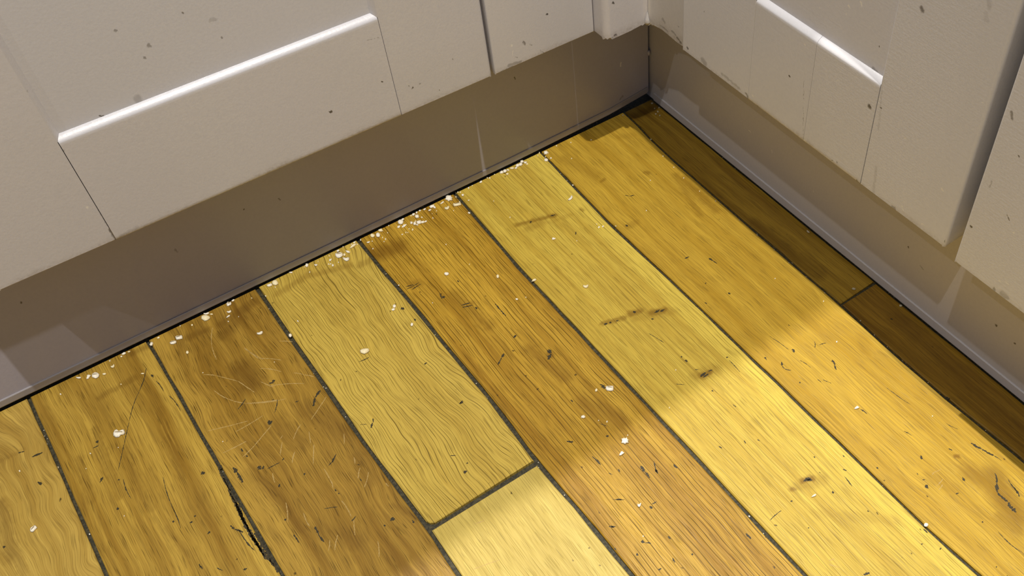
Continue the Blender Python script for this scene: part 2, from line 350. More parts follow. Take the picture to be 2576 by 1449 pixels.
def near(lst, y0, y1): return [s for s in lst if y0 <= (s[0][1]+s[1][1])/2 <= y1]
def W_(i, nm, light, dark, seed, lo=-9, hi=9, **kw):
    return wood(nm, light, dark, seed, near(SS[i], lo, hi), **kw)
def lin(k, sg, wd_, am):
    y0, y1 = -.45, -.02; x0, x1 = jx(k, y0), jx(k, y1); b_ = (x1-x0)/(y1-y0)
    return (x0-b_*y0, b_, sg, wd_, am)
WM = {
 0: W_(0, 'oak_burr_tan', (0.58,0.4,0.0899), (0.34,0.2,0.031), 11, wob=.012, streak=.9, pore=.3),
 1: W_(1, 'oak_amber_streaked', (0.52,0.335,0.054), (0.26,0.140,0.015), 12, wob=.003, streak=1.0, pore=.5, sap=lin(2, -1, .010, .6)),
 2: W_(2, 'oak_brown_flecked', (0.43,0.26,0.040), (0.215,0.110,0.011), 13, wob=.006, streak=1.0, pore=.6, sap=lin(2, 1, .016, .75)),
 3: W_(3, 'oak_pale_wavy', (0.6,0.43,0.0806), (0.43,0.275,0.0372), 14, lo=yE, line=.85, period=.0026, wob=.009, streak=.6, pore=.35),
 30: W_(3, 'oak_pale_plain', (0.62,0.47,0.118), (0.46,0.33,0.062), 15, hi=yE, wob=.002, streak=.7, pore=.35),
 4: W_(4, 'oak_orange_lined', (0.57,0.350,0.040), (0.30,0.152,0.010), 16, line=.85, period=.0034, wander=1.6, wob=.0022, streak=.9, pore=.45),
 5: W_(5, 'oak_yellow', (0.63,0.462,0.074), (0.45,0.282,0.031), 17, line=.40, period=.0041, wander=2.0, wob=.002, streak=.75, pore=.4, sap=lin(6, -1, .019, .7)),
 6: W_(6, 'oak_golden', (0.58,0.375,0.045), (0.40,0.23,0.018), 18, line=.22, period=.003, wander=2.2, wob=.003, streak=.85, pore=.4),
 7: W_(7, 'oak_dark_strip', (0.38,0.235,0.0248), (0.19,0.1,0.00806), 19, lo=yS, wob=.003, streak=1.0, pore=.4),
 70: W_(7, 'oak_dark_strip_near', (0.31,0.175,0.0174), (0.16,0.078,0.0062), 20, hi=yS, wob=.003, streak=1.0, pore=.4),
}
YF, YN = 0.0006, -1.35
x1t = jx(1, 0)
B1 = plank(1, 2, YN, YF, WM[1], 1); B2 = plank(2, 3, YN, YF, WM[2], 2)
eg = .0019
B3 = plank(3, 4, yE+eg, YF, WM[3], 3, dz=.0004, round0=.0045); B30 = plank(3, 4, YN, yE-eg, WM[30], 4)
B4 = plank(4, 5, YN, YF, WM[4], 5); B5 = plank(5, 6, YN, YF, WM[5], 6); B6 = plank(6, 7, YN, YF, WM[6], 7)
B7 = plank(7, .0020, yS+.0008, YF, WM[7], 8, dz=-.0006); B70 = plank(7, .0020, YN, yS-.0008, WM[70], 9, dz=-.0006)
xa = x1t - .0925
B0 = plank(xa, 1, YN, YF, WM[0], 10)
# dents, scratches and pale flecks worn into the boards: thin irregular slivers, one joined part per board
def wear_mat(name, col, col2, alpha):
    T = NT(name)
    nz = T.noise(T.coords((900, 900, 0)), 1, 3, .7)
    T.l(T.mix(T.ramp(nz, .35, .65), col, col2), T.b.inputs['Base Color']); T.b.inputs['Roughness'].default_value = .6
    T.l(T.ramp(nz, .28, .5, alpha*.55, alpha), T.b.inputs['Alpha'])
    return T.m
DENT = wear_mat('dent_dark', (.014, .013, .006), (.06, .045, .016), .92)
FLECK = wear_mat('fleck_pale', (.72, .52, .20), (.62, .42, .13), .55)
def slivers(name, board, strokes, mat, z, seed, taper=.5, label=None):
    if not strokes: return
    rn = random.Random(seed); vs = []; fs = []
    for A, B, r, soft, amp in strokes:
        A = Vector(A); B = Vector(B); d = B-A; L = d.length
        if L < r*1.2: d = Vector((1, 0, 0)); B = A+d*r*1.2; A = A-d*r*.3; d = B-A; L = d.length
        t = d.normalized(); nn = Vector((-t.y, t.x, 0)); n = max(4, int(L/.0011)+3); b0 = len(vs)
        bend = rn.uniform(-.05, .05)*L
        for i in range(n+1):
            q = i/n; wv = r*(rn.uniform(.45, 1.35))*(1-taper+taper*math.sin(math.pi*min(max(q, .04), .96)))
            if i in (0, n): wv *= .25
            c = A+d*q+nn*(bend*math.sin(math.pi*q)+rn.uniform(-.25, .25)*r)
            vs += [(c.x+nn.x*wv, c.y+nn.y*wv, z), (c.x-nn.x*wv*rn.uniform(.7, 1.2), c.y-nn.y*wv, z)]
        for i in range(n): fs.append((b0+2*i, b0+2*i+1, b0+2*i+3, b0+2*i+2))
    o = mesh(name, vs, fs, mat, board); o['kind'] = 'stuff'; o['label'] = label
for i, bd, lo, hi, z in ((0, B0, -9, 9, 0), (1, B1, -9, 9, 0), (2, B2, -9, 9, 0), (3, B3, yE, 9, .0004), (3, B30, -9, yE, 0), (4, B4, -9, 9, 0), (5, B5, -9, 9, 0), (6, B6, -9, 9, 0), (7, B7, yS, 9, -.0006), (7, B70, -9, yS, -.0006)):
    slivers('dents', bd, near(SD[i], lo, hi), DENT, z+.00004, i, .5, 'dark dents and scratches')
    slivers('pale_flecks', bd, near(SL[i], lo, hi), FLECK, z+.00003, i+50, .3, 'pale wood flecks')
for i in range(1, 8):
    plank(xa-.0925*i, xa-.0925*(i-1), YN, YF, WM[(4, 5, 1, 30, 2, 6, 5)[i-1]], 20+i)

# ================================================================== PLINTHS
PAINT = (.635, .625, .66)
def pp(px, py, ax, val): p = at(px, py, ax, val); return (p.x, p.y, p.z)
def pst(lst, ax, val, wpx=.00034):
    return [(pp(a, b, ax, val), pp(c, d, ax, val), w*wpx/2, .5, am) for a, b, c, d, w, am in lst]
pl_l = paint('plinth_paint_left', (.425, .41, .49), pst([(52,760,53,761,5,.8),(613,527,614,526,4,.9),(700,500,706,502,3,.6),(1294,194,1295,200,3,.8),(1560,250,1566,242,5,.4),(270,885,312,868,3,.45),(440,628,446,634,4,.4),(1220,175,1222,180,2,.5)], 1, 0),
             pst([(1562,158,1561,166,5,.7)], 1, 0), rough=.36, seed=3)
pl_r = paint('plinth_paint_right', (.49, .47, .495), pst([(2285,620,2286,624,4,.9),(2505,818,2506,819,5,.9),(2552,865,2554,864,4,.9),(2316,670,2322,678,3,.4)], 0, 0),
             pst([(1884,328,1888,332,3,.5),(1942,379,1943,384,3,.5),(2045,480,2046,482,3,.4)], 0, 0), rough=.36, seed=4)
seal = paint('seal_strip_paint', (.36, .335, .345), rough=.42, seed=5)
BLACK = plain('gap_shadow_black', (.012, .010, .008), .9)
h = .1305
def plinth(side):
    o = empty('plinth_board')
    if side == 'L':
        fn = lambda a, b, t: (t, a, b); mat = pl_l; r = (-1.35, -.0026); st = [(-1.35, .0042), (-.16, .0042), (-.05, .0062), (-.0026, .0105)]
        tag(o, 'mauve-grey painted plinth board under the left cabinets, behind the line of oats', 'plinth')
    else:
        fn = lambda a, b, t: (a, t, b); mat = pl_r; r = (-1.35, .0155); st = [(-1.35, .0030), (.0155, .0030)]
        tag(o, 'taupe painted plinth board under the right cabinets beside the dark board strip', 'plinth')
    def sweep(prof_at):
        rows = [[fn(a, b, t) for a, b in prof_at(zb)] for t, zb in st]; n = len(rows[0])
        v = [q for rr in rows for q in rr]; f = [(k*n+i, k*n+(i+1) % n, (k+1)*n+(i+1) % n, (k+1)*n+i) for k in range(len(rows)-1) for i in range(n)]
        return v, f+[tuple(range(n)), tuple(range((len(rows)-1)*n, len(rows)*n))]
    v, f = sweep(lambda zb: [(0, zb), (.016, zb), (.016, h+.01), (0, h+.01)]); mesh('board', v, f, mat, o)
    hs = .0062 if side == 'L' else .0085
    st = [(t, zb) for t, zb in st]; st[-1] = (-.0040 if side == 'L' else -.006, st[-1][1])
    v, f = sweep(lambda zb: [(-.0004, zb-.0006), (-.0009, zb+.0004), (-.0010, zb+hs-.0006), (-.0006, zb+hs), (.0004, zb+hs), (.0004, zb-.0006)])
    mesh('seal_strip', v, f, seal if side == 'L' else mat, o)
    return o
PL, PR = plinth('L'), plinth('R')
# dried paint drip on the corner joint of the left plinth
def blob(c, r, n=8, m=6):
    vs = []; fs = []
    for i in range(m+1):
        th = math.pi*i/m
        for j in range(n):
            a = 2*math.pi*j/n
            vs.append((c[0]+r[0]*math.sin(th)*math.cos(a), c[1]+r[1]*math.sin(th)*math.sin(a), c[2]+r[2]*math.cos(th)))
    for i in range(m):
        for j in range(n): fs.append((i*n+j, i*n+(j+1) % n, (i+1)*n+(j+1) % n, (i+1)*n+j))
    return vs, fs
p = at(1632, 132, 1, 0)
v, f = blob((-.0022, -.0006, p.z), (.0016, .0014, .0030)); mesh('paint_drip', v, f, pl_l, PL, True)

# ================================================================== DOORS
ZT = .74
def frame_parts(o, fn, u0, ua, ub, u1, zr, m_stile0, m_stile1, m_rail, m_panel, r0=.0022, r1=.0022, split=None, th=.020, zb=h):
    """shaker door: fn(u, d, z) maps along / into depth / up. Stiles u0..ua and ub..u1, rail zb..zr. Depth 0 is the front"""
    bw, bd = .0031, .0043          # inner bevel: width on the face, depth
    s = 1 if u1 > u0 else -1
    prof0 = [(u0, th), (u0, r0)] + [(u0+s*(r0-r0*math.cos(a)), r0-r0*math.sin(a)) for a in (.5, 1.05, 1.57)] + [(ua-s*.0006, 0), (ua, .0005), (ua+s*bw, bd), (ua+s*bw, th)]
    v, f = prism(prof0, lambda a, b, t: fn(a, b, t), zb, ZT)
    # bevel only exists beside the panel: the stile is a straight board next to the rails
    d = mesh('door', *prism([(u0+s*.001, .013), (u1-s*.001, .013), (u1-s*.001, th), (u0+s*.001, th)], lambda a, b, t: fn(a, b, t), zb+.001, ZT-.001), m_panel, o)
    def stile(ue, ui, r, m, sg):
        # sg: direction from the outer edge to the inner edge
        def prof(bev):
            q = [(ue, th), (ue, r)] + [(ue+sg*(r-r*math.cos(a)), r-r*math.sin(a)) for a in (.35, .7, 1.05, 1.35, 1.57)] + [(ue+sg*(r+.0015), 0)]
            if bev: q += [(ui-sg*.0005, 0), (ui, .0003), (ui+sg*bw, bd), (ui+sg*bw, th)]
            else: q += [(ui-sg*.0004, 0), (ui-sg*.0001, .0003), (ui-sg*.0001, bd), (ui-sg*.0001, th)]
            return q
        n = len(prof(0)); lv = []; e = .0010
        base = prof(0)
        inset = [(a+sg*(e if abs(a-ue) < 1e-6 else 0), b+(e if b < 1e-6 else 0)) for a, b in base]
        lv.append((zb, inset)); lv.append((zb+e, base)); lv.append((zr, base)); lv.append((zr+.0001, prof(1))); lv.append((ZT-.09, prof(1))); lv.append((ZT-.0899, base)); lv.append((ZT, base))
        vs = [fn(a, b, z) for z, q in lv for a, b in q]; fs = []
        for k in range(len(lv)-1):
            for i in range(n):
                j = (i+1) % n; fs.append((k*n+i, k*n+j, (k+1)*n+j, (k+1)*n+i))
        fs += [tuple(range(n)), tuple(range((len(lv)-1)*n, len(lv)*n))]
        x = mesh('stile', vs, fs, m, d); shade_auto(x, 30); return x
    stile(u0, ua, r0, m_stile0, s); stile(u1, ub, r1, m_stile1, -s)
    def rail(z0, z1, up, a, b):
        if up: pr = [(.0010, z0), (.0003, z0+.0004), (0, z0+.0012), (0, z0+.0030), (0, z1-.0030), (0, z1-.0012), (.0002, z1-.0005), (.0007, z1+.0001), (.0016, z1+.0010), (bd, z1+bw-.0003), (bd+.0012, z1+bw), (th, z1+bw), (th, z0)]
        else: pr = [(0, z1), (0, z0+.0006), (.0005, z0), (bd, z0-bw), (th, z0-bw), (th, z1)]
        v, f = prism(pr, lambda dd, z, t: fn(t, dd, z), a, b); x = mesh('rail', v, f, m_rail, d); shade_auto(x, 50); return x
    g = s*.0003
    if split is None: rail(zb, zr, True, ua+g, ub-g)
    else: rail(zb, zr, True, ua+g, split-s*.00012); rail(zb, zr, True, split+s*.00012, ub-g)
    rail(ZT-.09, ZT, False, ua+g, ub-g)
    v, f = prism([(ua-s*.001, bd), (ub+s*.001, bd), (ub+s*.001, .0135), (ua-s*.001, .0135)], lambda a, b, t: fn(a, b, t), zr-.001, ZT-.088)
    mesh('panel', v, f, m_panel, d)
    return d

yl = -.037; xr = -.0436; xr2 = -.0478
GR = (h-.003, h+.006)
mL = lambda nm, st, seed, pale=(): paint(nm, PAINT, pst(st, 1, yl), pst(pale, 1, yl), grime=GR, seed=seed, rough=.32)
m_st_a = mL('paint_left_door_stile', [(245,512,250,518,5,.5),(250,530,275,570,4,.45),(278,575,292,602,7,.75),(75,230,74,229,5,.3)], 6, [(219,521,220,523,4,.8)])
m_rail_a = mL('paint_left_door_rail', [(830,281,833,280,5,.9),(150,375,157,392,9,.5),(960,205,962,205,4,.9),(925,100,955,95,2,.35),(290,605,310,592,5,.25),(305,592,345,572,7,.16)], 7)
m_st_b = mL('paint_left_door_right_stile', [(1037,221,1038,222,4,.9),(1029,217,1030,217,3,.6),(1055,211,1056,210,3,.5),(1105,226,1107,227,2,.6),(1075,180,1103,162,1.2,.3),(1138,148,1139,149,3,.4)], 8)
m_pan_a = paint('paint_left_door_panel', (.63, .63, .68), pst([(288,76,292,78,4,.55),(374,115,376,116,7,.5),(460,32,461,33,4,.7),(529,51,541,48,7,.22),(362,144,364,145,4,.55),(558,95,558,96,4,.55),(253,290,258,291,4,.8),(346,247,350,254,12,.28)], 1, yl+.0043), seed=9, rough=.38)
m_fil = mL('paint_filler', [(1376,36,1377,36,5,.9),(1316,105,1320,112,5,.6),(1358,127,1376,137,2,.6),(1296,143,1302,145,2,.5),(1280,165,1310,155,8,.4),(1262,182,1290,170,10,.5),(1334,113,1338,114,3,.5)], 10, [(1287,113,1288,116,4,.9),(1290,127,1289,140,2,.7),(1310,78,1311,79,2,.7)])
mR = lambda nm, st, seed, pale=(), X=xr: paint(nm, (.67, .665, .70), pst(st, 0, X), pst(pale, 0, X), grime=GR, seed=seed, rough=.34, hgrain=.6)
m_rst_a = mR('paint_right_door_stile', [(1729,119,1730,122,6,.7),(1772,28,1772,32,2,.8),(1767,150,1775,160,12,.35),(1815,185,1860,222,7,.3),(1877,235,1882,248,6,.6)], 11, [(1822,124,1823,125,3,.9)])
m_rrail = mR('paint_right_door_rail', [(2020,340,2022,205,1.4,.5),(1985,192,1986,193,4,.9),(2186,266,2188,269,9,.85),(2155,455,2163,464,6,.7),(2105,408,2106,410,4,.6),(2094,403,2095,404,3,.7),(1903,265,1905,266,4,.6)], 12, [(2025,113,2026,114,4,.9),(1893,240,1894,241,4,.9),(2105,203,2110,200,3,.5),(2022,352,2027,358,4,.6)])
m_rst_b = mR('paint_right_door_right_stile', [(2318,20,2320,26,8,.7),(2215,271,2216,272,4,.8),(2458,376,2459,377,5,.9),(2222,180,2210,330,5,.12),(2487,-5,2488,18,9,.16),(2480,34,2482,52,8,.10),(2205,420,2196,490,7,.16),(2281,551,2282,555,5,.8),(2245,522,2250,524,8,.5),(2380,592,2376,610,3,.6),(2174,386,2175,384,6,.8)], 13, [(2183,428,2188,432,3,.7),(2368,475,2372,480,4,.9),(2270,518,2272,528,3.5,.9),(2318,564,2325,566,3,.8),(2470,258,2474,260,3,.7),(2242,349,2244,350,2,.8),(2274,347,2278,349,3,.9),(2307,350,2309,351,3,.9)])
m_rpan = paint('paint_right_door_panel', (.65, .64, .67), pst([(2212,118,2212,118,3,.8),(2198,176,2216,200,11,.45)], 0, xr+.0043), pst([(2062,19,2063,22,3,.9),(2135,15,2136,18,5,.95),(2165,6,2168,13,5,.95),(2128,34,2128,34,3,.9),(2188,68,2189,78,2,.5)], 0, xr+.0043), seed=14, rough=.44, hgrain=.6)
m_r2 = mR('paint_right_near_door', [(2442,570,2443,571,5,.9),(2545,283,2546,298,6,.6),(2535,540,2540,553,2.5,.7),(2494,455,2489,470,3,.3),(2500,725,2502,730,6,.5),(2520,738,2532,748,12,.35),(2563,393,2564,394,3,.8)], 15, [(2394,654,2399,660,4,.9),(2551,587,2552,588,4,.9),(2531,711,2537,716,3,.8),(2514,705,2515,706,3,.8),(2418,605,2422,610,2,.6)], xr2)
CARC = plain('carcass_board', (.42, .38, .34), .6, .15)

xA0, xA1, xA2, xA3 = -.5556, -.551*.87, -.3027*.87, -.1836
zrl, zrr = .2145, .2154
fL = lambda u, d, z: (u, yl+d, z)
fR = lambda u, d, z: (xr+d, u, z)
fR2 = lambda u, d, z: (xr2+d, u, z)

def cabinet(label, run, u0, u1):
    o = empty('base_cabinet')
    tag(o, label, 'cabinet')
    if run == 'L': v, f = box((u0, yl+.0215, h+.012), (u1, .52, .865))
    else: v, f = box((xr+.026, u0, h+.012), (.52, u1, .865))
    mesh('carcass', v, f, CARC, o)
    return o
cA = cabinet('left base cabinet with recessed panel door and long bright ledge on its bottom rail', 'L', xA0, xA3)
frame_parts(cA, fL, xA0, xA1, xA2, xA3, zrl, m_st_a, m_st_b, m_rail_a, m_pan_a)
# its neighbour's front hangs higher, so light slips under it onto the end of the plinth
cZ = cabinet('base cabinet further left along the left run, beyond the panel door cabinet', 'L', -1.20, xA0-.003)
frame_parts(cZ, fL, -1.20, -1.12, -.643, xA0-.003, .255, m_st_a, m_st_b, m_rail_a, m_pan_a, zb=.173)

# plain filler beside the corner, its right edge against the post
fx0, fx1 = -.1806, -.0853
def slab(name, u0, u1, fn, mat, parent=None, r=.0015, th=.02, z0=h, z1=ZT):
    pr = [(u0, th), (u0, r)] + [(u0+(r-r*math.cos(a)), r-r*math.sin(a)) for a in (.5, 1.05, 1.57)] + [(u1-(r-r*math.cos(a)), r-r*math.sin(a)) for a in (1.57, 1.05, .5)] + [(u1, r), (u1, th)]
    e = .0010; q = [(a, b+(e if b < 1e-6 else 0)) for a, b in pr]; n = len(pr)
    vs = [fn(a, b, z0) for a, b in q] + [fn(a, b, z0+e) for a, b in pr] + [fn(a, b, z1) for a, b in pr]
    fs = [(k*n+i, k*n+(i+1) % n, (k+1)*n+(i+1) % n, (k+1)*n+i) for k in range(2) for i in range(n)] + [tuple(range(n)), tuple(range(2*n, 3*n))]
    o = mesh(name, vs, fs, mat, parent); shade_auto(o, 30); return o
fil = slab('filler_panel', fx0, fx1, fL, m_fil)
tag(fil, 'flat taupe filler panel between the narrow dark gap and the rounded corner post', 'filler panel')

# rounded corner post, profile in plan
m_post = paint('paint_corner_post', (.64, .625, .665), pst([(1543,8,1544,9,6,.9),(1507,34,1508,36,5,.8),(1547,90,1550,88,6,.7),(1540,95,1541,94,4,.5)], 1, -.053), grime=(h-.005, h+.008), seed=16, rough=.36)
m_post2 = paint('paint_corner_post_right', (.58, .56, .56), pst([(1672,55,1668,48,8,.35),(1690,78,1698,86,6,.4),(1706,66,1707,68,3,.5),(1703,95,1712,108,7,.6),(1660,60,1680,78,5,.4)], 0, -.040), grime=(h-.004, h+.014), seed=17, rough=.42)
post = empty('corner_post')
tag(post, 'rounded taupe corner post where the two cabinet runs meet above the plinth corner', 'corner post')
prof = [(-.0848, -.018)] + arc(-.0788, -.0466, .0060, 180, 270, 7) + [(-.060, -.0530)] + arc(-.0490, -.0600, .0070, 90, 45, 4) + [(-.044, -.045), (-.044, -.018)]
n = len(prof)
def postlev(pr, zs):
    nn = len(pr); vs = []; fs = []
    for z, wav in zs:
        for i, (a, b) in enumerate(pr): vs.append((a, b, z + wav*(.0009*math.sin(i*2.1)+.0006*math.sin(i*5.3+1))))
    for k in range(len(zs)-1):
        for i in range(nn): fs.append((k*nn+i, k*nn+(i+1) % nn, (k+1)*nn+(i+1) % nn, (k+1)*nn+i))
    return vs, fs + [tuple(range(nn)), tuple(range((len(zs)-1)*nn, len(zs)*nn))]
v, f = postlev(prof, [(h-.0004, 1), (h+.004, .3), (h+.012, 0), (ZT, 0)])
o = mesh('left_face', v, f, m_post, post); shade_auto(o, 50)
prof2 = [(-.030, -.050), (-.0440, -.050)] + [(-.0440, -.0561)] + arc(-.0490, -.0600, .0070, 40, 0, 4)[1:] + [(-.0405, -.0700), (-.0398, -.090)] + [(-.0395, -.0985), (-.030, -.0985)]
v, f = postlev(prof2, [(h+.0002, 1), (h+.004, .3), (h+.012, 0), (ZT, 0)])
o = mesh('right_face', v, f, m_post2, post); shade_auto(o, 50)
# bead of filler in the inner corner, tapering out just above the bottom edge
vs = []; fs = []
for k, (z, r) in enumerate([(h+.0014, .0026), (h+.003, .0030), (h+.006, .0019), (h+.010, .0009), (h+.012, .0003)]):
    cx, cy = -.0445, -.0555
    for j in range(7):
        a = math.radians(135+20*j+30); vs.append((cx+r*math.cos(a)*.9, cy+r*math.sin(a)*.9, z))
for k in range(4):
    for j in range(6): fs.append((k*7+j, k*7+j+1, k*7+8+j, k*7+7+j))
fs.append(tuple(range(7)))
mesh('caulk_bead', vs, fs, m_post2, post, True)

cR = cabinet('right base cabinet nearest the corner, narrow recessed panel and bright slanted ledge', 'R', -.3815, -.1005)
frame_parts(cR, fR, -.1005, -.2088*.87, -.348*.87, -.3815, zrr, m_rst_a, m_rst_b, m_rrail, m_rpan, r0=.0015, r1=.0028, split=at(2021, 350, 0, xr).y)
cR2 = cabinet('base cabinet at the right edge of the photo, beyond the dark door gap', 'R', -.900, -.3905)
frame_parts(cR2, fR2, -.3935, -.475, -.82, -.900, zrr, m_r2, m_r2, m_rrail, m_rpan, r0=.0016)

# worktops above (they cast the two long shadows on the boards)
WT = wood('oak_worktop', (.45, .27, .09), (.30, .16, .04), 40)
def worktop(label, a, b):
    v, f = box(a, b); o = mesh('worktop', v, f, WT); tag(o, label, 'worktop')
    md = o.modifiers.new('bevel', 'BEVEL'); md.width = .003; md.segments = 2
    return o
worktop('wooden worktop resting on the left cabinets', (-1.35, -.060, .868), (.55, .55, .905))
worktop('wooden worktop resting on the right cabinets', (-.046, -1.35, .868), (.55, -.0605, .905))

# ================================================================== OATS
def oat_mat(name, col):
    T = NT(name)
    c = T.mix(T.ramp(T.noise(T.coords((420, 420, 420)), 1, 3), .4, .68, 0, .6), col, tuple(k*q for k, q in zip(col, (.80, .68, .45))))
    T.l(c, T.b.inputs['Base Color']); T.b.inputs['Roughness'].default_value = .75
    T.b.inputs['Subsurface Weight'].default_value = .0
    T.bump(T.noise(T.coords((900, 900, 900)), 1, 3), .4, .0006)
    return T.m
OAT = oat_mat('oat_white', (.92, .87, .74)); OATY = oat_mat('oat_cream', (.90, .80, .52)); OATD = oat_mat('oat_dusty', (.42, .36, .24)); CREASE = plain('oat_crease', (.33, .25, .13), .9)
rnd = random.Random(5)
SHAPES = {
 'o': [(math.cos(a*math.pi/6), math.sin(a*math.pi/6)) for a in range(12)],
 'q': [(-.95,-.35),(-.5,-.85),(.1,-.95),(.9,-.5),(1,.1),(.45,.75),(-.2,1),(-.8,.5)],
 'r': [(-1,-.7),(-.4,-.9),(.3,-.8),(.95,-.85),(1,.1),(.9,.8),(.1,.9),(-.7,.8),(-1,.2)],
 't': [(-1,.75),(-.75,.1),(-.1,-.8),(.25,-.95),(.6,-.4),(1,0),(.4,.5),(-.4,.95)],
 'c': [(-1,-.35),(-.75,.45),(-.2,.9),(.4,.85),(.9,.3),(1,-.7),(.65,-.85),(.55,-.1),(.1,.2),(-.45,-.05)],
 'b': [(-1,-.1),(-.75,-.75),(-.35,-.95),(-.05,-.6),(.35,-.55),(.8,-.8),(1,-.1),(.75,.35),(.25,.45),(-.1,.8),(-.6,.95),(-.95,.5)],
 'k': [(-1,-.4),(-.55,-.55),(-.45,-.95),(0,-.7),(.35,-1),(.55,-.55),(.95,-.35),(.75,.05),(.95,.5),(.4,.6),(.2,1),(-.25,.75),(-.75,.85),(-.7,.3)],
 'd': [(-1,-.2),(-.5,-.6),(.5,-.7),(1,-.1),(.8,.6),(0,.9),(-.7,.6)],
 'l': [(-1,.55),(-.5,-.1),(.2,-.75),(.85,-.8),(1,-.1),(.5,.5),(-.2,.6)]}
TOP = [(None)]
def oat(cx, cy, w, hh, ang=0, shape='o', mat=None, z=0.0, label=None, group=None, crease=0, name=None):
    mat = mat or (OATY if rnd.random() < .3 else OAT)
    big = max(w, hh) >= 6
    pts = SHAPES[shape]
    if not big: pts = SHAPES['d']
    ca, sa = math.cos(math.radians(ang)), math.sin(math.radians(ang))
    zt = z + .0006
    px = []
    for a, b in pts:
        a *= w/2*rnd.uniform(.92, 1.08); b *= hh/2*rnd.uniform(.92, 1.08)
        px.append((cx+a*ca-b*sa, cy+a*sa+b*ca))
    P = [at(x, y, 2, zt) for x, y in px]; c0 = at(cx, cy, 2, zt)
    if (Vector((0, 0, 1)).dot((P[0]-c0).cross(P[1]-c0))) < 0: P.reverse()
    n = len(P); r = max((p-c0).length for p in P); th = min(.0011, .25*r+.0003); dome = min(.0012, r*.22)
    base = z + .00002; vs = []
    up = [rnd.uniform(.6, 1.5) for _ in P]
    for p in P: vs.append((c0.x+(p.x-c0.x)*.86, c0.y+(p.y-c0.y)*.86, base))
    for p, u in zip(P, up): vs.append((p.x, p.y, base+th*.55*u))
    for p, u in zip(P, up): vs.append((c0.x+(p.x-c0.x)*.72, c0.y+(p.y-c0.y)*.72, base+th*u*.8+dome*.55))
    fs = []
    for k in range(2):
        for i in range(n):
            j = (i+1) % n; fs.append((k*n+i, k*n+j, (k+1)*n+j, (k+1)*n+i))
    vs.append((c0.x, c0.y, base+th+dome*(.5 if crease else .9)))
    fs += [(2*n+i, 2*n+(i+1) % n, 3*n) for i in range(n)]; fs.append(tuple(range(n-1, -1, -1)))
    o = mesh(name or ('oat_flake' if big else 'oat_crumb'), [(x-c0.x, y-c0.y, q-z) for x, y, q in vs], fs, mat, None, big)
    o.location = (c0.x, c0.y, z)
    if crease:   # dark groove of the grain, a thin raised ridge of bran
        L = at(cx-w*.30*ca, cy-w*.30*sa-crease, 2, zt)-c0; R = at(cx+w*.30*ca, cy+w*.30*sa-crease*.4, 2, zt)-c0; M = (L+R)/2
        t = (R-L).normalized(); s = Vector((-t.y, t.x, 0))*.00022; zc = th+dome*.78
        v2 = [L-s, L+s, M+s*1.4, M-s*1.4, R+s, R-s]; v2 = [(q.x, q.y, zc-.0001+(.00012 if i in (2, 3) else 0)) for i, q in enumerate(v2)]
        v2 += [(a, b, c+.00018) for a, b, c in v2]
        f2 = [(0,1,2,3),(3,2,4,5),(6,9,8,7),(9,11,10,8),(0,6,7,1),(1,7,8,2),(2,8,10,4),(4,10,11,5),(5,11,9,3),(3,9,6,0)]
        mesh('crease', v2, f2, CREASE, o)
    tag(o, label, 'oat flake' if big else 'crumb', group)
    return o

BOARD = ['leftmost board', 'second board from left', 'brown flecked third board', 'wavy-grained short board', 'orange lined board', 'yellow knotted board', 'golden board beside the strip', 'dark narrow strip']
G1 = 'oat flakes swept against the left plinth'; G2 = 'oat flakes scattered on the open floor'
